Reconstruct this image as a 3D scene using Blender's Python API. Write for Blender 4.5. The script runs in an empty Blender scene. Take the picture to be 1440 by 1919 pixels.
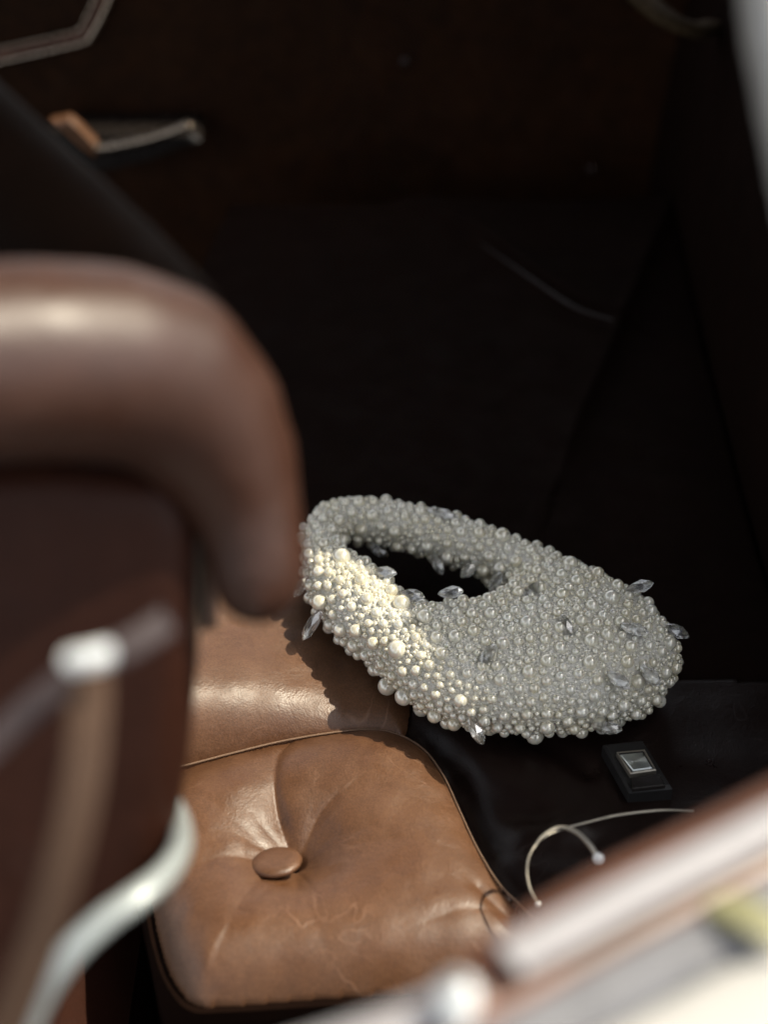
import bpy, math, random
import numpy as np
from mathutils import Vector, Matrix

random.seed(7); rng = np.random.default_rng(7)
scene = bpy.context.scene
COL = scene.collection

# ------------------------------------------------------------------ camera
PITCH = math.radians(38); CAM_H = 0.67; FPX = 3000.0          # 50 mm lens on a 24 mm wide frame, in photo pixels
CF = np.array([0, math.cos(PITCH), -math.sin(PITCH)])
CU = np.array([0, math.sin(PITCH), math.cos(PITCH)])
CR = np.array([1.0, 0, 0])
CC = np.array([0, -CAM_H / math.tan(PITCH), CAM_H])
cam_data = bpy.data.cameras.new('camera'); cam = bpy.data.objects.new('camera', cam_data); COL.objects.link(cam)
cam.location = CC; cam.rotation_euler = (math.pi / 2 - PITCH, 0, 0)
cam_data.sensor_fit = 'HORIZONTAL'; cam_data.sensor_width = 24; cam_data.lens = 50
cam_data.clip_start = 0.02; cam_data.clip_end = 200
cam_data.dof.use_dof = True; cam_data.dof.focus_distance = 0.915; cam_data.dof.aperture_fstop = 2.8
scene.camera = cam

# ------------------------------------------------------------------ light
SUN = np.array([0.58, 0.12, 0.80]); SUN = SUN / np.linalg.norm(SUN)
world = bpy.data.worlds.new('World'); scene.world = world; world.use_nodes = True
wn = world.node_tree.nodes; wl = world.node_tree.links
sky = wn.new('ShaderNodeTexSky'); sky.sky_type = 'NISHITA'; sky.sun_disc = False
sky.sun_elevation = math.asin(SUN[2]); sky.sun_rotation = math.atan2(SUN[0], SUN[1])
sky.dust_density = 3.0; sky.air_density = 1.0; sky.ozone_density = 0.6
hs = wn.new('ShaderNodeHueSaturation'); hs.inputs['Saturation'].default_value = .22      # bright hazy sky
wl.new(sky.outputs[0], hs.inputs['Color']); wl.new(hs.outputs[0], wn['Background'].inputs[0]); wn['Background'].inputs[1].default_value = 0.15
sun_data = bpy.data.lights.new('sun', 'SUN'); sun_data.energy = 2.7; sun_data.angle = math.radians(0.6)
sun_data.color = (1.0, 0.90, 0.69)
sun = bpy.data.objects.new('sun', sun_data); COL.objects.link(sun)
sun.rotation_euler = Vector(SUN).to_track_quat('Z', 'Y').to_euler(); sun.location = (2, 1, 3)
scene.view_settings.view_transform = 'Standard'; scene.view_settings.look = 'None'
scene.view_settings.exposure = 1.0; scene.view_settings.gamma = 1.0; scene.view_settings.use_curve_mapping = False
scene.render.engine = 'CYCLES'
scene.cycles.use_denoising = True; scene.cycles.max_bounces = 10; scene.cycles.transmission_bounces = 8
scene.cycles.sample_clamp_indirect = 4.0; scene.cycles.caustics_refractive = False; scene.cycles.caustics_reflective = False

# ------------------------------------------------------------------ pixel helpers
def ray(px, py): return CF + CR * (px - 720) / FPX + CU * (959.5 - py) / FPX
def atz(px, py, z=0.0):
    r = ray(px, py); return CC + r * (z - CC[2]) / r[2]
def atd(px, py, d): return CC + d * ray(px, py)
def to_px(p):
    q = np.asarray(p) - CC; d = q @ CF
    return 720 + FPX * (q @ CR) / d, 959.5 - FPX * (q @ CU) / d, d

# ------------------------------------------------------------------ object helpers
def mesh_from(name, V, F, smooth=True):
    m = bpy.data.meshes.new(name); m.from_pydata([tuple(map(float, v)) for v in V], [], [tuple(map(int, f)) for f in F])
    m.update()
    if smooth: m.polygons.foreach_set('use_smooth', [True] * len(m.polygons))
    return m
def link(name, me, mat=None, parent=None, loc=None):
    o = bpy.data.objects.new(name, me)
    if mat is not None and me is not None and not me.materials: me.materials.append(mat)
    COL.objects.link(o)
    if parent is not None: o.parent = parent
    if loc is not None: o.location = tuple(map(float, loc))
    return o
ROOT = {}
def thing(name, label, cat, base, group=None):
    o = bpy.data.objects.new(name, None); COL.objects.link(o); o.location = tuple(map(float, base))
    o.empty_display_size = 0.03
    o['label'] = label; o['category'] = cat
    if group: o['group'] = group
    ROOT[o.name] = np.array(base, float)
    return o
def absbase(o):
    b = np.zeros(3)
    while o is not None:
        b = b + np.array(o.location); o = o.parent
    return b
def part(name, V, F, mat, parent=None, smooth=True):
    V = np.asarray(V, float)
    c = V.mean(0); me = mesh_from(name, V - c, F, smooth)
    return link(name, me, mat, parent, c - (absbase(parent) if parent is not None else 0))

def grid_faces(nu, nv, cu=False, cv=False):
    F = []
    for i in range(nu if cu else nu - 1):
        for j in range(nv if cv else nv - 1):
            a, b = i, (i + 1) % nu; c, d = j, (j + 1) % nv
            F.append((a * nv + c, b * nv + c, b * nv + d, a * nv + d))
    return F
def catmull(P, n=8):
    P = np.asarray(P, float); out = []
    Q = np.vstack([2 * P[0] - P[1], P, 2 * P[-1] - P[-2]])
    for i in range(1, len(Q) - 2):
        for t in np.linspace(0, 1, n, endpoint=False):
            a, b, c, d = Q[i - 1], Q[i], Q[i + 1], Q[i + 2]
            out.append(.5 * ((2 * b) + (c - a) * t + (2 * a - 5 * b + 4 * c - d) * t * t + (3 * b - a - 3 * c + d) * t ** 3))
    out.append(P[-1]); return np.array(out)
def sweep(path, prof, up=(0, 0, 1), scale=None):
    """closed 2-D profile [(side, up)] swept along a path, with end caps"""
    path = np.asarray(path, float); n = len(path); prof = np.asarray(prof, float); m = len(prof)
    T = np.gradient(path, axis=0); T /= np.linalg.norm(T, axis=1)[:, None]
    V = []
    for i in range(n):
        s = np.cross(T[i], up); s /= np.linalg.norm(s); u = np.cross(s, T[i])
        k = 1 if scale is None else scale[i]
        for a, b in prof: V.append(path[i] + k * (a * s + b * u))
    F = grid_faces(n, m, False, True)
    F.append(tuple(range(m - 1, -1, -1))); F.append(tuple((n - 1) * m + j for j in range(m)))
    return np.array(V), F
def circle(r, n=12, ry=None, pw=1.0):
    a = np.linspace(0, 2 * math.pi, n, endpoint=False); ry = ry or r
    f = lambda c: np.sign(c) * np.abs(c) ** pw
    return np.stack([r * f(np.cos(a)), ry * f(np.sin(a))], 1)
def box(c, s, rot=None, bev=0.0):
    """box with chamfered edges; c centre, s full sizes"""
    h = np.array(s) / 2; b = min(bev, *(h * .9)) if bev else 0
    P = []
    if b:
        for sx in (-1, 1):
            for sy in (-1, 1):
                for sz in (-1, 1):
                    k = np.array([sx, sy, sz])
                    for ax in range(3):
                        q = h.copy() - b; q[ax] = h[ax]; P.append(k * q)
        from itertools import product
        import bmesh
        bm = bmesh.new(); [bm.verts.new(p) for p in P]; bmesh.ops.convex_hull(bm, input=bm.verts)
        bm.verts.index_update(); V = np.array([v.co[:] for v in bm.verts]); F = [[v.index for v in f.verts] for f in bm.faces]; bm.free()
    else:
        V = np.array([[x, y, z] for x in (-h[0], h[0]) for y in (-h[1], h[1]) for z in (-h[2], h[2])])
        F = [(0, 1, 3, 2), (4, 6, 7, 5), (0, 4, 5, 1), (2, 3, 7, 6), (0, 2, 6, 4), (1, 5, 7, 3)]
    if rot is not None: V = V @ np.asarray(rot).T
    return V + np.array(c), F
def sd_poly(P, poly):
    """signed distance (negative inside) of points P (n,2) to a closed polygon"""
    poly = np.asarray(poly, float); d = np.full(len(P), 1e9); ins = np.zeros(len(P), bool)
    for i in range(len(poly)):
        a = poly[i]; b = poly[(i + 1) % len(poly)]; e = b - a; w = P - a
        t = np.clip((w @ e) / max(e @ e, 1e-12), 0, 1); d = np.minimum(d, np.hypot(*(w - t[:, None] * e).T))
        c = (a[1] > P[:, 1]) != (b[1] > P[:, 1])
        if abs(e[1]) > 1e-12: ins ^= c & (P[:, 0] < e[0] * (P[:, 1] - a[1]) / e[1] + a[0])
    return np.where(ins, -d, d)
def d_line(P, line, signed=False):
    line = np.asarray(line, float); d = np.full(len(P), 1e9); sg = np.ones(len(P)); arc = np.zeros(len(P)); L = 0
    for a, b in zip(line[:-1], line[1:]):
        e = b - a; w = P - a; t = np.clip((w @ e) / (e @ e), 0, 1)
        dd = np.hypot(*(w - t[:, None] * e).T); k = dd < d
        d = np.where(k, dd, d); sg = np.where(k, np.sign(e[0] * w[:, 1] - e[1] * w[:, 0]), sg)
        ln = math.sqrt(e @ e); arc = np.where(k, L + t * ln, arc); L += ln
    return (d * sg if signed else d), arc / L
def smin(a, b, k):
    h = np.clip(.5 + .5 * (b - a) / k, 0, 1); return b * (1 - h) + a * h - k * h * (1 - h)
def sd_chain(P, pts, rad):
    """round cones along a chain of points"""
    d = np.full(len(P), 1e9)
    for a, b, ra, rb in zip(pts[:-1], pts[1:], rad[:-1], rad[1:]):
        e = b - a; w = P - a; t = np.clip((w @ e) / (e @ e), 0, 1)
        d = np.minimum(d, np.linalg.norm(w - t[:, None] * e, axis=1) - (ra + (rb - ra) * t))
    return d
def surface_nets(f, lo, hi, h, relax=2):
    lo = np.array(lo); n = np.ceil((np.array(hi) - lo) / h).astype(int) + 1
    ax = [lo[i] + h * np.arange(n[i]) for i in range(3)]
    G = np.stack(np.meshgrid(*ax, indexing='ij'), -1); v = f(G.reshape(-1, 3)).reshape(n); s = v < 0
    idx = -np.ones(n - 1, int); acc = np.zeros(tuple(n - 1) + (3,)); cnt = np.zeros(n - 1)
    off = [(i, j, k) for i in (0, 1) for j in (0, 1) for k in (0, 1)]
    sl = lambda o: tuple(slice(o[a], n[a] - 1 + o[a]) for a in range(3))
    for o in off:
        for a in range(3):
            if o[a]: continue
            p = list(o); p[a] = 1
            c = s[sl(o)] != s[sl(p)]; va, vb = v[sl(o)], v[sl(p)]
            t = np.where(c, va / np.where(c, va - vb, 1), 0)
            for q in range(3): acc[..., q] += np.where(c, o[q] + (t if q == a else 0), 0)
            cnt += c
    m = cnt > 0; idx[m] = np.arange(m.sum())
    V = lo + h * (np.argwhere(m) + acc[m] / cnt[m][:, None]); F = []
    for a in range(3):
        b, c = (a + 1) % 3, (a + 2) % 3
        S0 = [slice(0, n[q]) for q in range(3)]; S1 = list(S0); S0[a] = slice(0, n[a] - 1); S1[a] = slice(1, n[a])
        ch = np.argwhere(s[tuple(S0)] != s[tuple(S1)])
        for e in ch:
            if e[b] == 0 or e[c] == 0 or e[b] >= n[b] - 1 or e[c] >= n[c] - 1: continue
            q = []
            for db, dc in ((0, 0), (-1, 0), (-1, -1), (0, -1)):
                k = e.copy(); k[b] += db; k[c] += dc; q.append(idx[tuple(k)])
            if not s[tuple(e)]: q = q[::-1]
            F.append(q)
    F = np.array(F)
    for _ in range(relax):
        A = np.zeros_like(V); N = np.zeros(len(V))
        for i in range(4):
            np.add.at(A, F[:, i], V[F[:, (i + 1) % 4]]); np.add.at(A, F[:, i], V[F[:, (i - 1) % 4]]); np.add.at(N, F[:, i], 2)
        V = .5 * V + .5 * A / np.maximum(N, 1)[:, None]
    return V, F

# ------------------------------------------------------------------ materials
def mat_new(name):
    m = bpy.data.materials.new(name); m.use_nodes = True
    nt = m.node_tree; return m, nt, nt.nodes['Principled BSDF']
def noise(nt, scale, detail=6, rough=.55, dist=0.0, co=None):
    n = nt.nodes.new('ShaderNodeTexNoise'); n.inputs['Scale'].default_value = scale; n.inputs['Detail'].default_value = detail
    n.inputs['Roughness'].default_value = rough; n.inputs['Distortion'].default_value = dist
    if co is not None: nt.links.new(co, n.inputs['Vector'])
    return n.outputs['Fac']
def ramp(nt, fac, stops):
    r = nt.nodes.new('ShaderNodeValToRGB'); e = r.color_ramp.elements
    while len(e) < len(stops): e.new(.5)
    for k, (p, c) in zip(e, stops): k.position = p; k.color = (*c, 1) if len(c) == 3 else c
    nt.links.new(fac, r.inputs[0]); return r.outputs[0]
def mixc(nt, fac, a, b, mode='MIX'):
    m = nt.nodes.new('ShaderNodeMix'); m.data_type = 'RGBA'; m.blend_type = mode
    for s, v in ((m.inputs[0], fac), (m.inputs[6], a), (m.inputs[7], b)):
        if hasattr(v, 'links') or hasattr(v, 'is_linked'): nt.links.new(v, s)
        else: s.default_value = v if isinstance(v, float) else (*v, 1)
    return m.outputs[2]
def geo_pos(nt): return nt.nodes.new('ShaderNodeNewGeometry').outputs['Position']
def bump(nt, h, strength, dist, nrm=None):
    b = nt.nodes.new('ShaderNodeBump'); b.inputs['Strength'].default_value = strength; b.inputs['Distance'].default_value = dist
    nt.links.new(h, b.inputs['Height'])
    if nrm is not None: nt.links.new(nrm, b.inputs['Normal'])
    return b.outputs[0]
def leather(name, lo, mid, hi, rough=.42, wear=0.6, grain=1.0, spec=.5):
    m, nt, b = mat_new(name); P = geo_pos(nt)
    c = ramp(nt, noise(nt, 9, 5, .6, .6, P), [(.28, lo), (.52, mid), (.75, hi)])
    c = mixc(nt, .55, c, ramp(nt, noise(nt, 55, 8, .75, .6, P), [(.36, lo), (.66, hi)]))
    c = mixc(nt, .30, c, ramp(nt, noise(nt, 900, 3, .7, 0, P), [(.35, tuple(.55 * x for x in lo)), (.65, tuple(1.25 * x for x in hi))]))
    n1 = noise(nt, 24, 3, .45, .8, P)                         # creased, rubbed veins
    band = nt.nodes.new('ShaderNodeMath'); band.operation = 'SUBTRACT'; band.inputs[1].default_value = .5; nt.links.new(n1, band.inputs[0])
    ab = nt.nodes.new('ShaderNodeMath'); ab.operation = 'ABSOLUTE'; nt.links.new(band.outputs[0], ab.inputs[0])
    vein = ramp(nt, ab.outputs[0], [(0, (1, 1, 1)), (.012, (0, 0, 0))])
    vm = nt.nodes.new('ShaderNodeMath'); vm.operation = 'MULTIPLY'; nt.links.new(vein, vm.inputs[0])
    nt.links.new(ramp(nt, noise(nt, 17, 3, .5, 0, P), [(.5, (0, 0, 0)), (.7, (wear, wear, wear))]), vm.inputs[1])
    pale = tuple(min(1, 1.5 * x + .04) for x in hi)
    c = mixc(nt, vm.outputs[0], c, pale)
    nt.links.new(c, b.inputs['Base Color'])
    nt.links.new(ramp(nt, noise(nt, 40, 5, .6, .2, P), [(.3, (rough - .08,) * 3), (.7, (rough + .12,) * 3)]), b.inputs['Roughness'])
    b.inputs['Specular IOR Level'].default_value = spec
    vo = nt.nodes.new('ShaderNodeTexVoronoi'); vo.inputs['Scale'].default_value = 900; nt.links.new(P, vo.inputs['Vector'])
    n = bump(nt, vo.outputs['Distance'], .10 * grain, .0006)
    n = bump(nt, noise(nt, 140, 5, .6, .4, P), .35 * grain, .0008, n)
    n = bump(nt, vm.outputs[0], .35, .0006, n)
    nt.links.new(n, b.inputs['Normal']); return m
def plain(name, col, rough=.5, metal=0.0, var=.12, scale=40, bumpy=0.0, **kw):
    m, nt, b = mat_new(name); P = geo_pos(nt)
    a = tuple(x * (1 - var) for x in col); h = tuple(min(1, x * (1 + var)) for x in col)
    nt.links.new(ramp(nt, noise(nt, scale, 5, .6, .2, P), [(.3, a), (.7, h)]), b.inputs['Base Color'])
    nt.links.new(ramp(nt, noise(nt, scale * 2.3, 4, .6, 0, P), [(.3, (rough * .85,) * 3), (.7, (min(1, rough * 1.15),) * 3)]), b.inputs['Roughness'])
    b.inputs['Metallic'].default_value = metal
    for k, v in kw.items(): b.inputs[k].default_value = v
    if bumpy: nt.links.new(bump(nt, noise(nt, scale * 6, 4, .6, 0, P), bumpy, .001), b.inputs['Normal'])
    return m
M = {}
M['tan'] = leather('tan_leather', (.074, .0275, .0095), (.116, .048, .0200), (.170, .080, .0385), .45, .6, 1.4, spec=.65)
M['dark'] = leather('shade_brown_leather', (.0085, .0045, .0036), (.0105, .0056, .0044), (.015, .008, .0064), .34, .25, spec=.2)  # bench leather darkened by colour to read as shade
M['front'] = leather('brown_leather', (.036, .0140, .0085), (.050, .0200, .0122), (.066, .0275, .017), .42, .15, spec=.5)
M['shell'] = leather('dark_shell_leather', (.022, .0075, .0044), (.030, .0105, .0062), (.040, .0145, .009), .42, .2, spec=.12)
M['far'] = leather('shaded_leather', (.0052, .0023, .0015), (.0075, .0034, .0022), (.011, .005, .0032), .7, .1, spec=.03)  # cabin shade put into a near-black leather colour
M['pipe'] = plain('dark_piping', (.011, .005, .004), .7, 0, .2, 40)
M['top'] = leather('shaded_top_leather', (.0055, .0026, .0014), (.008, .0039, .0022), (.012, .006, .0036), .65, .15, spec=.05)  # darker copy of the seat leather, shade put into the colour
M['grab'] = plain('dim_strap', (.05, .033, .017), .75, 0, .25, 60, .2, **{'Specular IOR Level': .1})
M['stud'] = plain('dark_stud', (.06, .045, .045), .35, .6, .2, 60)
M['black'] = plain('black_trim', (.008, .007, .007), .6, 0, .3, 30, .2)
M['carpet'] = plain('dark_carpet', (.006, .004, .003), .95, 0, .5, 300, .6)
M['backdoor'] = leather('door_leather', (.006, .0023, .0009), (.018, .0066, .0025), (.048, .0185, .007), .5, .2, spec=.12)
M['trim'] = plain('bright_trim', (.40, .435, .435), .45, .3, .05, 60)
M['oldchrome'] = plain('dull_chrome', (.50, .41, .33), .28, 1.0, .1, 60)
M['sill'] = plain('satin_moulding', (.31, .30, .312), .6, .25, .05, 60)
M['chrome'] = plain('chrome', (.82, .82, .82), .30, 1.0, .05, 60)
M['satin'] = plain('satin_metal', (.72, .72, .74), .38, 1.0, .06, 90)
M['paint'] = plain('cream_paint', (.42, .41, .39), .4, 0, .06, 12, **{'Coat Weight': .6})
M['wood'] = plain('wood_cap', (.105, .043, .025), .35, 0, .35, 30)
M['rubber'] = plain('rubber', (.13, .13, .14), .7, 0, .2, 50)
M['belt'] = plain('tan_reflection', (.062, .030, .0145), .75, 0, .12, 400, .5)  # colour of a brown reflection on the front seat
M['strap_sheen'] = plain('mauve_sheen', (.045, .029, .029), .5, 0, .12, 300, .4)  # mauve sheen of the seat panel, given to a strap
M['yellow'] = plain('patch_yellow', (.24, .23, .12), .6, 0, .25, 60)
M['wire'] = plain('gold_wire', (.34, .31, .26), .35, .7, .1, 80)
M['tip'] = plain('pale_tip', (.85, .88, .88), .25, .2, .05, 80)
M['thread'] = plain('seam_thread', (.20, .12, .075), .55, 0, .2, 900, .3)
M['asphalt'] = plain('asphalt', (.06, .058, .055), .9, 0, .2, 5, .3)
M['glass_black'] = plain('dark_gloss_trim', (.015, .012, .011), .25, 0, .3, 30)
def pearl_mat():
    m, nt, b = mat_new('pearl'); oi = nt.nodes.new('ShaderNodeObjectInfo'); P = geo_pos(nt)
    c = ramp(nt, noise(nt, 55, 2, .5, 0, P), [(.3, (.83, .77, .59)), (.5, (.86, .82, .68)), (.72, (.88, .86, .76))])
    nt.links.new(c, b.inputs['Base Color'])
    b.inputs['Roughness'].default_value = .16; b.inputs['Metallic'].default_value = .18
    b.inputs['Specular IOR Level'].default_value = 1.0
    b.inputs['Coat Weight'].default_value = 1.0; b.inputs['Coat Roughness'].default_value = .04; b.inputs['Coat IOR'].default_value = 1.9
    b.inputs['Subsurface Weight'].default_value = .15; b.inputs['Subsurface Radius'].default_value = (1, .8, .5); b.inputs['Subsurface Scale'].default_value = .003
    return m
M['pearl'] = pearl_mat()
def crystal_mat():
    m, nt, b = mat_new('clear_crystal'); b.inputs['Base Color'].default_value = (.98, .985, .985, 1)
    b.inputs['Transmission Weight'].default_value = 1; b.inputs['Roughness'].default_value = .04; b.inputs['IOR'].default_value = 1.5
    tr = nt.nodes.new('ShaderNodeBsdfTransparent'); mx = nt.nodes.new('ShaderNodeMixShader'); mx.inputs[0].default_value = .62
    nt.links.new(tr.outputs[0], mx.inputs[1]); nt.links.new(b.outputs[0], mx.inputs[2]); gl = nt.nodes.new('ShaderNodeBsdfGlossy'); gl.inputs['Roughness'].default_value = .12; gl.inputs[0].default_value = (1, 1, 1, 1); m3 = nt.nodes.new('ShaderNodeMixShader'); m3.inputs[0].default_value = .16
    nt.links.new(mx.outputs[0], m3.inputs[1]); nt.links.new(gl.outputs[0], m3.inputs[2])
    df = nt.nodes.new('ShaderNodeBsdfTranslucent'); df.inputs[0].default_value = (.9, .92, .92, 1); m2 = nt.nodes.new('ShaderNodeMixShader'); m2.inputs[0].default_value = .05
    nt.links.new(m3.outputs[0], m2.inputs[1]); nt.links.new(df.outputs[0], m2.inputs[2]); nt.links.new(m2.outputs[0], nt.nodes['Material Output'].inputs[0])
    return m
M['crystal'] = crystal_mat()
def fabric_mat():
    m, nt, b = mat_new('seed_bead_fabric'); P = geo_pos(nt)
    vo = nt.nodes.new('ShaderNodeTexVoronoi'); vo.inputs['Scale'].default_value = 620; nt.links.new(P, vo.inputs['Vector'])
    nt.links.new(ramp(nt, noise(nt, 70, 5, .6, .3, P), [(.3, (.78, .75, .64)), (.6, (.86, .84, .77)), (.8, (.89, .88, .84))]), b.inputs['Base Color'])
    b.inputs['Roughness'].default_value = .5
    nt.links.new(bump(nt, vo.outputs['Distance'], 1.0, -.0018), b.inputs['Normal']); return m
M['fabric'] = fabric_mat()

# ================================================================== the car around the seat
def structure(o): o['kind'] = 'structure'; return o
V, F = box((0, 0, -.82), (60, 60, .02)); structure(part('ground', V, F, M['asphalt'], smooth=False))
V, F = box((-.1, .12, -.30), (2.2, 1.3, .03)); structure(part('car_floor', V, F, M['carpet'], smooth=False))

# unseen roof added to darken the cabin: its side edge is cut to limit the sun patch on the front seat, its rear edge stays behind the cushion's sun patch
ROOF_Z = .80
p_edge = atd(250, 500, .535); k = (ROOF_Z - p_edge[2]) / SUN[2]; roof_y = (p_edge + k * SUN)[1]
V, F = box((-.385, (roof_y + .63) / 2, ROOF_Z + .01), (1.65, .63 - roof_y, .02), bev=.004)
V2, F2 = box((-.60, (roof_y - .66) / 2 - .002, ROOF_Z + .01), (1.22, .66 + roof_y, .02), bev=.004)
F = [list(f) for f in F] + [[i + len(V) for i in f] for f in F2]; V = np.vstack([V, V2])
roof = part('roof_blocker', V, F, M['carpet'], smooth=False); structure(roof)

# ------------------------------------------------------------------ rear bench
rear = thing('rear_bench', 'tan leather rear bench, shade put into its darker panels, with deep buttoned cushion under the handbag', 'car seat', (0, -.1, -.27))
SEAM_PX = [(230, 1462), (345, 1435), (430, 1413), (520, 1391), (610, 1375), (690, 1367), (745, 1376), (795, 1405), (832, 1455), (862, 1520), (895, 1590), (935, 1655), (980, 1700), (1030, 1745)]
SEAM = catmull([atz(*p)[:2] for p in SEAM_PX], 8)
A_OUT = [atz(*p)[:2] for p in [(1030, 1745), (1040, 1785), (1000, 1805), (920, 1812), (830, 1820), (600, 1834), (430, 1847), (360, 1845), (318, 1798), (294, 1730), (275, 1640), (250, 1540), (230, 1462)]]
A_POLY = np.vstack([SEAM, catmull(A_OUT, 6)[1:-1]])
PIT = atz(552, 1592)[:2]
def L2(pts): return catmull([atz(*p)[:2] for p in pts], 6)
# valley creases running out of the tuft: (line, depth, width on its left, width on its right)
CREASE = [(L2([(552, 1592), (537, 1560), (520, 1515), (516, 1470), (522, 1425), (540, 1396)]), .0072, .010, .0045),
          (L2([(560, 1588), (574, 1562), (598, 1528), (636, 1502)]), .0050, .0035, .010),
          (L2([(530, 1610), (480, 1660), (440, 1730), (400, 1810), (380, 1850)]), .0016, .007, .006),
          (L2([(530, 1605), (450, 1608), (380, 1628), (330, 1650)]), .0020, .006, .007),
          (L2([(575, 1592), (660, 1590), (760, 1592), (850, 1610), (905, 1640)]), .0010, .006, .010),
          (L2([(552, 1600), (560, 1660), (600, 1760), (640, 1850)]), .0010, .008, .008),
          (L2([(545, 1600), (480, 1570), (400, 1520), (350, 1490)]), .0012, .008, .008),
          (L2([(800, 1740), (860, 1720), (930, 1712), (1000, 1720)]), .0012, .004, .006),
          (L2([(895, 1668), (918, 1690), (950, 1712), (985, 1722)]), .0030, .004, .004)]
for k_ in range(16):                                            # short gathers pulled in around the button
    a_ = 2 * math.pi * (k_ + .6 * rng.random()) / 16; l_ = rng.uniform(.022, .045); b2 = a_ + rng.uniform(-.25, .25)
    CREASE.append((np.array([PIT + .010 * np.array([math.cos(a_), math.sin(a_)]), PIT + .5 * l_ * np.array([math.cos(a_), math.sin(a_)]), PIT + l_ * np.array([math.cos(b2), math.sin(b2)])]), rng.uniform(.0005, .0013), .0026, .0026))
def vnoise(P, s, seed):
    r = np.random.default_rng(seed); out = np.zeros(len(P))
    for i in range(7):
        a = r.uniform(0, 2 * math.pi); k = s * r.uniform(.6, 1.5); out += np.sin(k * (P[:, 0] * math.cos(a) + P[:, 1] * math.sin(a)) + r.uniform(0, 6))
    return out / 7
def zA(P):
    d = -sd_poly(P, A_POLY); ds, arc = d_line(P, SEAM); do, _ = d_line(P, A_POLY[len(SEAM) - 1:])
    inside = d > 0
    puff = .015 * (1 - np.exp(-ds / .018))
    edge = -.030 * np.exp(-do / .015)
    z = puff + edge
    r = np.hypot(*(P - PIT).T)
    z -= .028 * np.exp(-r / .020) + .005 * np.exp(-(r / .055) ** 2)
    for ln, dep, wl_, wr_ in CREASE:
        s, a = d_line(P, ln, True); w = np.where(s > 0, wl_, wr_)
        z -= dep * np.exp(-np.abs(s) / w) * np.clip(1.25 - a, 0, 1) * np.clip((r - .004) / .02, .15, 1)
    z += .0010 * vnoise(P, 90, 3) + .0005 * vnoise(P, 260, 5)
    return np.where(inside, z, -.030 - np.where(ds < do, 0, 0) + np.where(ds < do, .030, 0) - 5 * np.abs(d))
def height_mesh(name, lo, hi, h, fz, zmin, mat, parent, drop=True):
    xs = np.arange(lo[0], hi[0] + h, h); ys = np.arange(lo[1], hi[1] + h, h)
    G = np.stack(np.meshgrid(xs, ys, indexing='ij'), -1).reshape(-1, 2); z = np.maximum(fz(G), zmin)
    V = np.column_stack([G, z]); Fc = np.array(grid_faces(len(xs), len(ys)))
    if drop: Fc = Fc[~(z[Fc] <= zmin + 1e-6).all(1)]
    used = np.unique(Fc); mp = -np.ones(len(V), int); mp[used] = np.arange(len(used))
    return part(name, V[used], mp[Fc], mat, parent)
lo = A_POLY.min(0) - .024; hi = A_POLY.max(0) + .024
cushion = height_mesh('buttoned_cushion', lo, hi, .0011, zA, -.046, M['tan'], rear)
cushion['label'] = 'lit tan leather cushion pulled in by one covered button'

# upper tan panel (above the seam) and the panel to its right, shade put into its dark colour
SPLIT = catmull([atz(*p)[:2] for p in [(752, 1380), (775, 1310), (745, 1240), (690, 1180), (600, 1110), (480, 1060), (340, 1030), (150, 1010)]], 8)
j = int(np.argmin(np.hypot(*(SEAM - SPLIT[0]).T)))
B_POLY = np.vstack([SEAM[:j + 1], SPLIT[1:]])
CE = [atz(*p)[:2] for p in [(1030, 1745), (1130, 1800)]] + [(.19, -.40), (.235, -.36), (.245, -.17)]
C_POLY = np.vstack([SEAM[j:], CE, catmull([(.245, -.17), (.15, -.165), (.07, -.18), SPLIT[8]], 6)[1:], SPLIT[:8][::-1][:-1]])
D_POLY = np.vstack([catmull([(.245, -.17), (.15, -.165), (.07, -.18), SPLIT[8]], 6), SPLIT[9:], [(-.16, .3), (-.14, .45), (.26, .45), (.25, .2)]])
FOLD = [(catmull([atz(a, b_, .008)[:2] for a, b_ in [(740, 362), (800, 392), (900, 455), (1000, 525), (1080, 577), (1150, 600)]], 6), .018, .05, .008),
        (catmull([atz(a, b_, .008)[:2] for a, b_ in [(1325, 215), (1280, 330), (1230, 450), (1185, 560), (1130, 690), (1080, 800), (1050, 890)]], 6), .012, .008, .05)]
def zD(P):
    d = -sd_poly(P, D_POLY); z = .004 * (1 - np.exp(-np.maximum(d, 0) / .02)) + .0010 * vnoise(P, 60, 15)
    for ln, hh, wa, wb in FOLD:
        s_, a_ = d_line(P, ln, True); z += hh * np.exp(-np.abs(s_) / np.where(s_ > 0, wa, wb)) * np.sin(math.pi * np.clip(a_, .02, .98)) ** .4
    return np.where(d > 0, z, -5 * np.abs(d))
def zB(P):
    d = -sd_poly(P, B_POLY)
    dp = np.maximum(d, 0); z = .010 * (1 - np.exp(-dp / .010)) - .45 * np.minimum(P[:, 0] + .025, 0) * (1 - np.exp(-dp / .017)) * np.exp(-dp / .12)
    z += .0008 * vnoise(P, 80, 8) + .0004 * vnoise(P, 240, 9)
    return np.where(d > 0, z, -5 * np.abs(d))
WR = [(L2([(800, 1400), (850, 1470), (900, 1530), (960, 1590)]), .006, .012), (L2([(860, 1440), (930, 1500), (1010, 1540)]), .005, .010),
      (L2([(1000, 1380), (1060, 1420), (1100, 1450)]), .004, .008), (L2([(960, 1600), (1010, 1560), (1080, 1560)]), -.004, .010)]
def zC(P):
    d = -sd_poly(P, C_POLY)
    ds, _ = d_line(P, SEAM); z = .004 * (1 - np.exp(-ds / .012)) - .006 * np.exp(-((ds - .008) / .008) ** 2)
    for ln, dep, w in WR:
        s, a = d_line(P, ln); z -= dep * np.exp(-(s / w) ** 2)
    z += .0016 * vnoise(P, 110, 12)
    return np.where(d > 0, z, -5 * np.abs(d))
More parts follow.
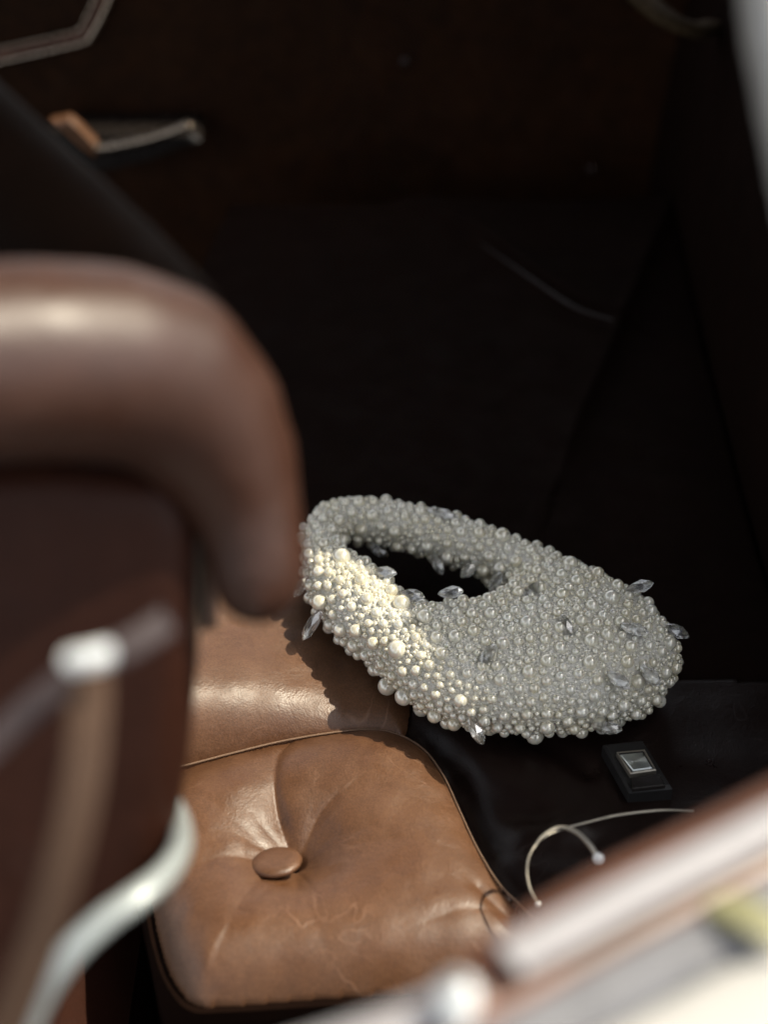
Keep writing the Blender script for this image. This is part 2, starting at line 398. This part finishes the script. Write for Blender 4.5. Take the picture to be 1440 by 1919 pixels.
height_mesh('upper_panel', B_POLY.min(0) - .02, B_POLY.max(0) + .02, .0022, zB, -.10, M['tan'], rear)['label'] = 'tan leather panel with a bright rolled edge'
height_mesh('dark_panel', C_POLY.min(0) - .02, C_POLY.max(0) + .02, .0025, zC, -.10, M['dark'], rear)['label'] = 'creased leather panel, its deep shade put into a dark brown colour'
height_mesh('far_panel', D_POLY.min(0) - .02, D_POLY.max(0) + .02, .003, zD, -.10, M['far'], rear)  # far part of the bench, coloured near black for deep shade
sp = np.column_stack([SEAM, np.full(len(SEAM), .0002)])
V, F = sweep(sp, circle(.0007, 6)); part('seam_piping', V, F, M['thread'], rear)
ap = A_POLY + .005 * (A_POLY - A_POLY.mean(0)) / np.linalg.norm(A_POLY - A_POLY.mean(0), axis=1)[:, None]; na = len(ap)
V = np.vstack([np.column_stack([ap * k + A_POLY.mean(0) * (1 - k), np.full(na, z)]) for k, z in ((1, -.27), (1, -.024), (.99, -.017))])
F = grid_faces(3, na, False, True) + [tuple(range(na)), tuple(3 * na - 1 - i for i in range(na))]; part('seat_base', V, F, M['far'], rear, False)  # dark colour stands for the shadow under the cushion edge

# the covered button
BUT = np.array([*atz(517, 1609)[:2], -.0020]); n = 40
prof = [(0, .0026), (.004, .00255), (.008, .0023), (.0112, .0018), (.0134, .0007), (.0141, -.0006), (.0136, -.0018), (.0115, -.0026), (.004, -.008)]
V = [(0, 0, prof[0][1])]
for r, z in prof[1:]:
    for a in np.linspace(0, 2 * math.pi, n, endpoint=False): V.append((r * math.cos(a), r * math.sin(a), z))
F = [(0, 1 + i, 1 + (i + 1) % n) for i in range(n)]
for q in range(len(prof) - 2):
    for i in range(n): F.append((1 + q * n + i, 1 + (q + 1) * n + i, 1 + (q + 1) * n + (i + 1) % n, 1 + q * n + (i + 1) % n))
R_but = np.array(Matrix.Rotation(math.radians(-19), 3, 'X') @ Matrix.Rotation(math.radians(-5), 3, 'Y'))
bt = part('button', np.array(V) @ R_but.T + BUT, F, M['tan'], cushion)

# reclined backrest; its unseen shoulder line is shaped to shade the right half of the bag
sh_px = [(560, 1020, .05), (740, 1090, .057), (785, 1180, .062), (775, 1290, .042), (690, 1367, .002), (832, 1455, .001), (970, 1690, .004)]
X_TOP = .40; prof = []
for a, b_, z in sh_px:
    q = atz(a, b_, z); prof.append((q + SUN * (X_TOP - q[0]) / SUN[0])[1:])
prof = sorted(prof, key=lambda q: q[0])
prof = [(-.42, prof[0][1] - .03)] + [tuple(q) for q in prof] + [(prof[-1][0] + .05, prof[-1][1] + .06), (prof[-1][0] + .10, prof[-1][1] + .16), (.30, prof[-1][1] + .2), (.56, prof[-1][1] + .2)]
ys = np.array([q[0] for q in prof]); zs = np.maximum.accumulate(np.array([q[1] for q in prof]))
print('SHOULDER', [(round(a, 3), round(b, 3)) for a, b in zip(ys, zs)])
NY, NU = 90, 14; V = []
for y in np.linspace(-.42, .56, NY):
    zt = float(np.interp(y, ys, zs)); xb = .245 if y < -.1 else .245 + .02 * (y + .1)
    for u in np.linspace(0, 1, NU):
        bul = -.018 * math.sin(math.pi * min(1, u * 1.02)) ** .6
        V.append((xb + (X_TOP - xb) * u + bul, y, -.03 + (zt + .03) * u))
    for x, z in ((X_TOP + .03, zt - .006), (X_TOP + .06, zt - .05), (X_TOP + .06, -.2), (xb, -.2)): V.append((x, y, z))
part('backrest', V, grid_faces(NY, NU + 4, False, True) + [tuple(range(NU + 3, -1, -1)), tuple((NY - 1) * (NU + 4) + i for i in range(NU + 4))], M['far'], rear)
c = catmull([atz(a, b_, .020) for a, b_ in [(900, 455), (1000, 525), (1080, 577), (1150, 600)]], 8)
V, F = sweep(c, circle(.0016, 10), scale=.15 + .85 * np.sin(np.linspace(0.1, 2.6, len(c)))); part('piping', V, F, M['pipe'], rear)

# ------------------------------------------------------------------ far door
FY = .60
def aty(px, py, y):
    r = ray(px, py); return CC + r * (y - CC[1]) / r[1]
fd = thing('far_door', 'dark brown far door with chrome edged panel and padded armrest', 'car door', (-.1, FY, -.28))
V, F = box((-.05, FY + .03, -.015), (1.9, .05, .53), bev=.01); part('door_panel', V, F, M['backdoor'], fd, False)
def bar(name, pts, r, mat, y, ry=None, parent=fd, pw=1.0):
    V, F = sweep(catmull([aty(a, b_, y) for a, b_ in pts], 6), circle(r, 12, ry, pw), up=(0, -1, .3)); return part(name, V, F, mat, parent)
bar('chrome_edge', [(-80, 137), (0, 117), (90, 97), (158, 80), (170, 70), (190, 35), (215, -20)], .0022, M['oldchrome'], FY - .012)
bar('chrome_edge', [(-80, 108), (0, 91), (90, 71), (146, 57), (158, 40), (185, -20)], .0011, M['oldchrome'], FY - .010)
V, F = sweep(catmull([aty(a, b_, FY - .004) for a, b_ in [(-80, 122), (0, 104), (90, 84), (155, 66), (170, 45), (200, -20)]], 6), circle(.0055, 8), up=(0, -1, .3)); part('wood_inlay', V, F, M['wood'], fd)
def slab(name, pxs, y, depth, mat, parent, rim=.004):
    """outline given by photo pixels on the plane y, with real depth towards the viewer and rounded rim"""
    P3 = np.array([aty(a, b_, y) for a, b_ in pxs]); c = P3.mean(0); n = len(P3)
    rings = [(0, 1.0), (depth - rim, 1.0), (depth - rim * .3, 1 - rim * .4 / np.linalg.norm(P3 - c, axis=1).mean()), (depth, 1 - rim * 1.1 / np.linalg.norm(P3 - c, axis=1).mean())]
    V = []
    for dy, s in rings: V += [c + (p - c) * s + np.array([0, -dy, 0]) for p in P3]
    F = grid_faces(4, n, False, True); F.append(tuple(range(n))); F.append(tuple(3 * n + i for i in range(n - 1, -1, -1)))
    return part(name, V, F, mat, parent, False)
armrest = slab('armrest', [(95, 222), (130, 212), (230, 214), (370, 212), (385, 224), (300, 258), (185, 287), (160, 275)], FY - .005, .05, M['glass_black'], fd)
V, F = sweep(catmull([aty(a, b_, FY - .06) for a, b_ in [(178, 278), (235, 269), (300, 253), (355, 233)]], 6), circle(.0050, 10, .004)); part('armrest_trim', V, F, M['oldchrome'], armrest)
slab('armrest_end', [(96, 220), (132, 212), (150, 226), (184, 262), (178, 286), (158, 276)], FY - .058, .014, M['tan'], armrest)['label'] = 'sunlit tan leather end of the armrest'

for a, b_ in ((758, 116), (1108, 318)):
    p = aty(a, b_, FY - .001); V = []
    for i in range(1, 8): V += [(p[0] + .004 * math.sin(math.pi * i / 8) * math.cos(t), p[1] - .0025 * math.cos(math.pi * i / 8), p[2] + .004 * math.sin(math.pi * i / 8) * math.sin(t)) for t in np.linspace(0, 2 * math.pi, 12, endpoint=False)]
    part('stud', V, grid_faces(7, 12, False, True) + [tuple(range(12)), tuple(83 - i for i in range(12))], M['stud'], fd)
# ribbed grab strap in the far corner
gs = thing('grab_strap', 'dim ribbed tan grab strap hanging in the dark far corner', 'strap', atd(1330, 80, 1.28))
c = catmull([atd(a, b_, d) for a, b_, d in [(1170, -40, 1.30), (1215, 8, 1.28), (1262, 42, 1.27), (1305, 58, 1.28), (1335, 52, 1.31)]], 10)
V, F = sweep(c, circle(.0095, 12, .006, .7), scale=1 + .10 * np.sin(np.arange(len(c)) * 2.1)); part('strap', V, F, M['grab'], gs)

# ------------------------------------------------------------------ front seat
fs = thing('front_seat', 'blurred brown leather front seat with rounded shoulder roll and chrome lower trim', 'car seat', (-.16, -.40, -.27))
def chain_px(pts): 
    return np.array([atd(a, b_, d) for a, b_, r, d in pts]), np.array([r / FPX * d for a, b_, r, d in pts])
ROLL = [(-420, 700, 190, .475), (-150, 685, 190, .50), (60, 675, 190, .518), (200, 680, 188, .532), (300, 705, 178, .545), (375, 775, 160, .555), (428, 860, 134, .562), (463, 950, 108, .566), (482, 1030, 96, .568), (484, 1085, 92, .57)]
SHO = [(-330, 60, 150, .64), (-102, 262, 150, .62), (48, 402, 150, .605), (198, 542, 150, .59), (290, 640, 150, .575)]
rp, rr = chain_px(ROLL); hp, hr = chain_px(SHO)
def f_roll(P): return smin(sd_chain(P, rp, rr), sd_chain(P, hp, hr), .006)
allp = np.vstack([rp, hp])
V, F = surface_nets(lambda P: sd_chain(P, rp, rr), rp.min(0) - .045, rp.max(0) + .045, .0045, 6)
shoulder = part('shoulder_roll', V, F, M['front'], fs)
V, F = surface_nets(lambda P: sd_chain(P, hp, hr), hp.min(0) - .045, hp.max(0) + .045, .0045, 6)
part('seat_top', V, F, M['top'], fs)['label'] = 'upper part of the seat, its shade put into a near-black leather'
def dpt(px, py): return .565 + .05 * (py - 900) / 1000
def px_slab(name, pxs, dfun, thick, rnd, mat, parent, h=.005, relax=4):
    """padded slab: outline from pixels at its own distance, with thickness and rounded rim"""
    pts = np.array([atd(a, b_, dfun(a, b_)) for a, b_ in pxs]); c = pts.mean(0)
    u_, s_, vt = np.linalg.svd(pts - c); ax, ay, nz = vt
    Q = np.stack([(pts - c) @ ax, (pts - c) @ ay], 1)
    def f(P):
        w = P - c; d2 = sd_poly(np.stack([w @ ax, w @ ay], 1), Q) + rnd; dz = np.abs(w @ nz) - thick / 2 + rnd
        return np.hypot(np.maximum(d2, 0), np.maximum(dz, 0)) + np.minimum(np.maximum(d2, dz), 0) - rnd
    V, F = surface_nets(f, pts.min(0) - thick, pts.max(0) + thick, h, relax)
    return part(name, V, F, mat, parent)
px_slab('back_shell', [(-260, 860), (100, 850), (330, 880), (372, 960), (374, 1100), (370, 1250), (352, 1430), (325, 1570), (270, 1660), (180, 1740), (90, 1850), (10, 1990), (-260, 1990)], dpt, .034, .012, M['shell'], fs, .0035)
V, F = sweep(catmull([atd(a, b_, .60) for a, b_ in [(386, 900), (386, 980), (388, 1060), (392, 1180)]], 5), circle(.0034, 10)); part('side_post', V, F, M['tan'], fs)
tr = catmull([atd(a, b_, d) for a, b_, d in [(20, 1990, .525), (62, 1890, .52), (118, 1800, .515), (190, 1728, .515), (262, 1676, .52), (312, 1632, .535), (338, 1585, .56), (338, 1540, .60), (325, 1500, .63)]], 7)
V, F = sweep(tr, circle(.0058, 14, .0042), scale=np.linspace(1.1, .6, len(tr))); part('chrome_trim', V, F, M['trim'], fs)
V, F = box((-.27, -.35, -.16), (.26, .26, .2), bev=.03); part('seat_base', V, F, M['shell'], fs, False)

# ------------------------------------------------------------------ belt-shaped strips added for reflections on the front seat
def strap(name, pts, width, mat, parent, thick=.0016, face=None):
    c = catmull([atd(a, b_, d) for a, b_, d in pts], 8)
    V, F = sweep(c, circle(width / 2, 16, thick, .5), up=-CF if face is None else face); return part(name, V, F, mat, parent)
sb = thing('belt_reflection', 'tan belt-shaped strip for a blurred reflection on the dark front seat, topped by a pale glint', 'seat belt', atd(20, 1919, .44))
strap('reflection_strip', [(168, 1235, .45), (166, 1330, .44), (152, 1470, .435), (118, 1620, .435), (66, 1790, .44), (0, 1960, .445)], .0115, M['belt'], sb)  # belt-shaped strip standing for a brown reflection on the seat
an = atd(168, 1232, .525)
V, F = sweep(np.array([atd(135, 1240, .436), atd(155, 1236, .433), atd(178, 1232, .433), atd(202, 1224, .436)]), circle(.0030, 14, .0034, .8)); part('anchor_glint', V, F, M['tip'], sb)  # pale piece added for a bright glint
mb = thing('reflection_strap', 'mauve grey strap standing in for a blurred reflection slanting across the dark front seat', 'strap', atd(-20, 1420, .46))
strap('reflection_strip', [(-90, 1470, .46), (0, 1378, .46), (90, 1300, .46), (165, 1248, .46), (250, 1205, .462), (320, 1160, .465)], .0090, M['strap_sheen'], mb)  # strap added for a diagonal reflection on the glossy seat

# ------------------------------------------------------------------ near door sill
nd = thing('near_door', 'blurred near door sill with wood cap, chrome mouldings and cream outer panel', 'car door', (.05, -.60, -.2))
def zline(pts, z, ext=True): return catmull([atz(a, b_, z) for a, b_ in pts], 5)
V, F = sweep(zline([(952, 1797), (1060, 1741), (1200, 1667), (1340, 1597), (1480, 1525), (1700, 1415)], 0.328), circle(.0060, 16, .0018, .6)); part('chrome_moulding', V, F, M['sill'], nd)
V, F = sweep(zline([(480, 2010), (640, 1958), (760, 1916), (872, 1868)], 0.328), circle(.0056, 16, .0018, .6)); part('chrome_moulding', V, F, M['sill'], nd)
V, F = sweep(zline([(400, 2070), (640, 1985), (860, 1885), (1000, 1768), (1140, 1682), (1300, 1600), (1480, 1503), (1700, 1390)], 0.314), circle(.0086, 16, .007, .8)); part('wood_cap', V, F, M['wood'], nd)
V, F = sweep(zline([(400, 2065), (700, 1980), (930, 1880), (1080, 1803), (1240, 1720), (1480, 1593), (1700, 1478)], 0.314), circle(.0075, 12, .006, .7)); part('window_seal', V, F, M['wood'], nd)
V, F = sweep(zline([(400, 2120), (700, 2030), (960, 1920), (1110, 1845), (1280, 1755), (1480, 1645), (1700, 1530)], 0.312), circle(.0135, 12, .006, .7)); part('window_channel', V, F, M['rubber'], nd)
P0 = zline([(400, 2185), (700, 2100), (990, 1990), (1140, 1920), (1310, 1832), (1480, 1735), (1700, 1620)], 0.312)
V = []
dirn = np.array([.45, -.89, 0])
for p in P0:
    for a, b_ in ((0, 0), (.006, .002), (.05, -.004), (.09, -.022), (.115, -.06), (.12, -.16), (.10, -.16), (.05, -.03), (.0, -.02)): V.append(p + dirn * a + np.array([0, 0, b_]))
part('outer_panel', V, grid_faces(len(P0), 9, False, True), M['paint'], nd)
kb = atz(856, 1870, .336)
ang = np.linspace(0, 2 * math.pi, 20, endpoint=False); V = []
for r, z in ((.003, -.012), (.0045, -.006), (.0052, 0), (.0050, .003), (.0036, .0052), (.0016, .006)): V += [(kb[0] + r * math.cos(a), kb[1] + r * math.sin(a), kb[2] + z) for a in ang]
part('lock_knob', V, grid_faces(6, 20, False, True) + [tuple(range(19, -1, -1)), tuple(100 + i for i in range(20))], M['tip'], nd)  # pale colour stands in for a bright glint on chrome

ip = zline([(400, 2070), (640, 1985), (860, 1885), (1000, 1775), (1140, 1692), (1300, 1610), (1480, 1513), (1700, 1400)], 0.304)
V, F = sweep(ip, [(-.008, 0), (.008, 0), (.010, -.02), (.010, -.56), (-.008, -.56)]); part('inner_panel', V, F, M['black'], nd)
# white door pillar at the right
pil = thing('door_pillar', 'blurred cream painted pillar rising at the edge of the door opening', 'car pillar', atd(1560, 800, .52))
px_slab('painted_post', [(1368, -160), (1392, 60), (1420, 210), (1462, 420), (1530, 700), (1700, 900), (1900, 900), (1800, -160)], lambda a, b_: .50, .03, .010, M['paint'], pil, .004)

# leaf-shaped yellow patch on the outer panel
lf = atz(1400, 1745, .316); V = []; n = 13
for t in np.linspace(0, 1, n):
    w = .0052 * math.sin(math.pi * min(1, .04 + t * .96)) ** .8 + .0002
    for s in (-1, 0, 1): V.append(lf + np.array([(t - .5) * .022 + s * w * .5, -(t - .5) * .014 + s * w, .002 + .004 * math.sin(t * 3) + abs(s) * .0012]))
lo_ = part('yellow_patch', V, grid_faces(n, 3), M['yellow']); md = lo_.modifiers.new('thickness', 'SOLIDIFY'); md.thickness = .0005
lo_['label'] = 'blurred small yellow leaf-shaped patch on the cream outer door panel'; lo_['category'] = 'leaf'

# ================================================================== belt buckle and wire loop on the dark panel
bc = atz(1200, 1432, .006)
buck = thing('belt_buckle', 'black seat belt buckle with square brushed metal push button on dark leather', 'belt buckle', bc)
def bq(name, pxq, z, h, mat, parent, inset=.0006):
    P = np.array([atz(a, b_, z) for a, b_ in pxq]); c = P.mean(0); k = 1 - inset / np.linalg.norm(P - c, axis=1).mean()
    V = [p - [0, 0, h] for p in P] + [p - [0, 0, inset] for p in P] + [c + (p - c) * k for p in P]
    F = [(3, 2, 1, 0)] + [(a * 4 + i, a * 4 + (i + 1) % 4, a * 4 + 4 + (i + 1) % 4, a * 4 + 4 + i) for a in (0, 1) for i in range(4)] + [(8, 9, 10, 11)]
    return part(name, V, F, mat, parent, False)
bq('housing', [(1130, 1392), (1205, 1384), (1262, 1474), (1180, 1482)], .0135, .016, M['black'], buck, .002)
fr = bq('button_frame', [(1156, 1408), (1209, 1403), (1231, 1442), (1182, 1449)], .0172, .004, M['wire'], buck)
bq('inner_recess', [(1159, 1410), (1207, 1406), (1227, 1440), (1184, 1446)], .0176, .004, M['black'], buck)
def brushed():
    m, nt, b = mat_new('brushed_metal'); P = geo_pos(nt)
    b.inputs['Base Color'].default_value = (.62, .66, .65, 1); b.inputs['Metallic'].default_value = 1; b.inputs['Roughness'].default_value = .34
    b.inputs['Anisotropic'].default_value = .8
    t = nt.nodes.new('ShaderNodeTangent'); t.direction_type = 'RADIAL'; t.axis = 'Z'; nt.links.new(t.outputs[0], b.inputs['Tangent']); return m
M['brushed'] = brushed()
bq('push_button', [(1163, 1413), (1205, 1409), (1223, 1438), (1187, 1443)], .0184, .004, M['brushed'], buck)
bq('lower_tab', [(1184, 1456), (1236, 1449), (1248, 1470), (1186, 1477)], .0172, .003, M['glass_black'], buck)

wr = thing('wire_loop', 'thin gold wire bent into an open loop with pale tips beside the belt buckle', 'wire', atz(1050, 1600, .0))
c1 = catmull([atz(a, b_, z) for a, b_, z in [(1300, 1519, .030), (1240, 1518, .034), (1160, 1527, .036), (1100, 1541, .038), (1050, 1555, .04), (1015, 1572, .04), (994, 1600, .038), (988, 1632, .034), (994, 1665, .03), (1008, 1692, .026)]], 7)
V, F = sweep(c1, circle(.00062, 8)); part('wire', V, F, M['wire'], wr)
c2 = catmull([atz(a, b_, z) for a, b_, z in [(1000, 1590, .0385), (1018, 1566, .041), (1050, 1550, .042), (1082, 1560, .043), (1105, 1582, .044), (1122, 1608, .046)]], 7)
V, F = sweep(c2, circle(.0009, 8), scale=np.linspace(.8, 1.9, len(c2))); part('wire_arm', V, F, M['wire'], wr)
def bead(name, c, r, mat, parent):
    V = [];
    for i in range(1, 8):
        th = math.pi * i / 8
        V += [(c[0] + r * math.sin(th) * math.cos(a), c[1] + r * math.sin(th) * math.sin(a), c[2] + r * math.cos(th)) for a in np.linspace(0, 2 * math.pi, 12, endpoint=False)]
    return part(name, V, grid_faces(7, 12, False, True) + [tuple(range(12)), tuple(83 - i for i in range(12))], mat, parent)
bead('tip', c2[-1], .0030, M['tip'], wr); bead('tip', c1[-1], .0016, M['tip'], wr)

# ================================================================== pearl handbag
bag = thing('pearl_handbag', 'white pearl covered handbag with looped handle and clear crystal drops lying on the bench', 'handbag', (.06, -.16, .012))
GZ = .013                                                       # top of the upholstery under it
def ball(px, py, r, lift=0.0):
    t = 1.0
    for _ in range(6):
        rm = r / FPX * t; p = atz(px, py, GZ + rm + lift); t = (p - CC) @ CF
    return p, rm
def chain_bag(pts):
    q = [ball(*p) for p in pts]; return np.array([a for a, _ in q]), np.array([b for _, b in q])
HANDLE = [(690, 1150, 62, .004), (640, 1098, 54, .006), (612, 1060, 44, .008), (602, 1028, 36, .009), (603, 1000, 35, .009), (622, 978, 36, .009), (660, 972, 38, .008), (720, 977, 40, .008), (780, 990, 42, .008), (840, 1008, 43, .007), (900, 1030, 44, .006), (955, 1052, 46, .004), (1010, 1085, 55, .002), (1060, 1120, 62, 0)]
LOWER = [(640, 1098, 54, .006), (690, 1148, 62, .004), (740, 1192, 68, .002), (800, 1228, 74, 0)]
h_p, h_r = chain_bag(HANDLE); l_p, l_r = chain_bag(LOWER)
RB = 74; BODY_PX = [(800, 1235), (850, 1200), (910, 1198), (970, 1180), (1020, 1135), (1090, 1137), (1155, 1172), (1196, 1228), (1170, 1266), (1100, 1288), (1000, 1296), (900, 1288), (845, 1272)]
body_c = [ball(a, b_, RB) for a, b_ in BODY_PX]; BR = float(np.mean([b for _, b in body_c])); BP = np.array([a[:2] for a, _ in body_c]); BZ = GZ + BR
def f_bag(P):
    d2 = sd_poly(P[:, :2], BP); fat = .006 * np.clip(-d2 / .03, 0, 1)
    body = np.hypot(np.maximum(d2, 0), P[:, 2] - BZ) - BR - fat
    return smin(smin(body, sd_chain(P, h_p, h_r), .010), sd_chain(P, l_p, l_r), .010)
V, F = surface_nets(f_bag, np.array([-.09, -.27, -.005]), np.array([.24, .01, .10]), .0036, 3)
core = part('beaded_fabric', V, F, M['fabric'], bag)
# surface samples for the pearls
Fq = np.array(F); T = np.vstack([Fq[:, [0, 1, 2]], Fq[:, [0, 2, 3]]])
e1 = V[T[:, 1]] - V[T[:, 0]]; e2 = V[T[:, 2]] - V[T[:, 0]]; cr = np.cross(e1, e2); ar = np.linalg.norm(cr, axis=1) / 2
nrm = cr / (2 * ar[:, None] + 1e-15)
NS = 60000
ti = rng.choice(len(T), NS, p=ar / ar.sum()); a, b_ = rng.random(NS), rng.random(NS); fl = a + b_ > 1; a[fl] = 1 - a[fl]; b_[fl] = 1 - b_[fl]
S = V[T[ti, 0]] + a[:, None] * e1[ti] + b_[:, None] * e2[ti]
def grad(P, h=.0008):
    g = np.zeros_like(P)
    for i in range(3):
        e = np.zeros(3); e[i] = h; g[:, i] = f_bag(P + e) - f_bag(P - e)
    return g / (np.linalg.norm(g, axis=1)[:, None] + 1e-12)
SN = grad(S)
ok = S[:, 2] > GZ + .002
S, SN = S[ok], SN[ok]
cell = {}; CS = .007; PE = []
def try_put(c, r, gap):
    k0 = tuple((c // CS).astype(int))
    for i in (-2, -1, 0, 1, 2):
        for j in (-2, -1, 0, 1, 2):
            for k in (-2, -1, 0, 1, 2):
                for q, qr in cell.get((k0[0] + i, k0[1] + j, k0[2] + k), ()):
                    if (c[0] - q[0]) ** 2 + (c[1] - q[1]) ** 2 + (c[2] - q[2]) ** 2 < ((r + qr) * gap) ** 2: return False
    cell.setdefault(k0, []).append((c, r)); return True
order = rng.permutation(len(S)); pos = 0
for rmin, rmax, want, tries, gap in ((.0046, .0056, 16, 400, 1.6), (.0035, .0042, 180, 3000, 1.3), (.0026, .0033, 360, 7000, 1.22), (.0018, .0024, 900, 12000, 1.1), (.0011, .0016, 3200, 30000, 1.02)):
    got = 0
    for i in order[pos:pos + tries]:
        s = S[i]
        left = s[0] < .03 and s[1] < -.12                      # the low front loop carries the largest pearls
        if rmin > .0045 and not left and rng.random() > .12: continue
        r = rng.uniform(rmin, rmax)
        c = s + SN[i] * r * (.12 + .4 * min(1, max(0, .75 - SN[i][2])))
        if c[2] - r < GZ - .004: continue
        if try_put(c, r, gap):
            PE.append((c, r)); got += 1
            if got >= want: break
    pos += tries
PE = np.array([(*c, r) for c, r in PE]); print('PEARLS', len(PE))
def ico(sub):
    import bmesh
    bm = bmesh.new(); bmesh.ops.create_icosphere(bm, subdivisions=sub, radius=1); V = np.array([v.co[:] for v in bm.verts]); bm.verts.index_update()
    F = np.array([[v.index for v in f.verts] for f in bm.faces]); bm.free(); return V, F
# the ones that show largest: turned towards the camera, by size
vis = ((CC - PE[:, :3]) / np.linalg.norm(CC - PE[:, :3], axis=1)[:, None] * grad(PE[:, :3])).sum(1)
score = np.where(vis > -.05, PE[:, 3], 0); big = np.argsort(-score)[:290]
iv, if_ = ico(3); pm = mesh_from('pearl', iv, if_); pm.materials.append(M['pearl']); base = absbase(bag)
for i in big:
    o = link('pearl', pm, None, bag, PE[i, :3] - base); o.scale = (PE[i, 3],) * 3; o.rotation_euler = tuple(rng.uniform(0, 6, 3))
rest = np.setdiff1d(np.arange(len(PE)), big)
def cloud(name, ids, sub):
    v, f = ico(sub); n = len(v); VV = (PE[ids, None, :3] + v[None] * PE[ids, None, 3:]).reshape(-1, 3); FF = (f[None] + n * np.arange(len(ids))[:, None, None]).reshape(-1, 3)
    o = part(name, VV, FF, M['pearl'], bag); o['kind'] = 'stuff'; return o
cloud('small_pearls', rest, 2)

# crystal drops: where they grow from and where they point, from the photograph
DROPS = [((604, 1138), (572, 1192)), ((578, 1078), (553, 1112)), ((694, 1070), (738, 1074)), ((820, 1113), (859, 1108)), ((748, 1110), (790, 1118)),
         ((752, 1155), (795, 1186)), ((878, 1342), (903, 1388)), ((1105, 1358), (1160, 1366)), ((1172, 1106), (1219, 1094)), ((1245, 1170), (1284, 1190)),
         ((1160, 1170), (1210, 1184)), ((1200, 1245), (1231, 1277)), ((1138, 1258), (1166, 1278)), ((1052, 1150), (1066, 1182)), ((688, 1018), (723, 1039)),
         ((811, 1032), (827, 1072)), ((898, 1050), (870, 1076)), ((940, 1070), (925, 1098)), ((800, 954), (851, 970)), ((638, 1026), (660, 1044)), ((1020, 1090), (990, 1112)), ((930, 1205), (916, 1225))]
def hit(px, py):
    r = ray(px, py); r = r / np.linalg.norm(r); t = .6; best = (9, .9)
    for _ in range(90):
        d = float(f_bag((CC + r * t)[None])[0])
        if d < best[0]: best = (d, t)
        if d < .0002: break
        t += max(d, .0006)
        if t > 1.3: break
    return CC + r * best[1]
def drop_mesh():
    n = 6; V = [(0, 0, 0)]
    for z, r, tw in ((.10, .10, 0), (.34, .20, .5), (.62, .235, 0), (.84, .16, .5), (.97, .05, 0)):
        V += [(r * math.cos(2 * math.pi * (i + tw) / n), r * math.sin(2 * math.pi * (i + tw) / n), z) for i in range(n)]
    V.append((0, 0, 1.0)); F = [(0, 1 + (i + 1) % n, 1 + i) for i in range(n)]
    for k in range(4):
        a, b_ = 1 + k * n, 1 + (k + 1) * n; tw = k % 2
        for i in range(n):
            if not tw: F += [(a + i, a + (i + 1) % n, b_ + i), (a + (i + 1) % n, b_ + (i + 1) % n, b_ + i)]
            else: F += [(a + i, b_ + (i + 1) % n, b_ + i), (a + i, a + (i + 1) % n, b_ + (i + 1) % n)]
    F += [(1 + 4 * n + i, 1 + 4 * n + (i + 1) % n, 1 + 5 * n) for i in range(n)]
    return mesh_from('crystal_drop', V, F, False)
dm = drop_mesh(); dm.materials.append(M['crystal'])
for (p0, p1) in DROPS:
    b0 = hit(*p0); b0 = b0 + (CC - b0) / np.linalg.norm(CC - b0) * .005
    d0 = (b0 - CC) @ CF; tip = atd(p1[0], p1[1], d0 - .004); ax = tip - b0; L = np.linalg.norm(ax)
    o = link('crystal_drop', dm, None, bag, b0 - base)
    q = Vector(ax).to_track_quat('Z', 'Y'); o.rotation_mode = 'QUATERNION'; o.rotation_quaternion = q
    L = 1.15 * max(L, .014); o.scale = (L * 1.05 if L < .016 else .0165, L * 1.05 if L < .016 else .0165, L)
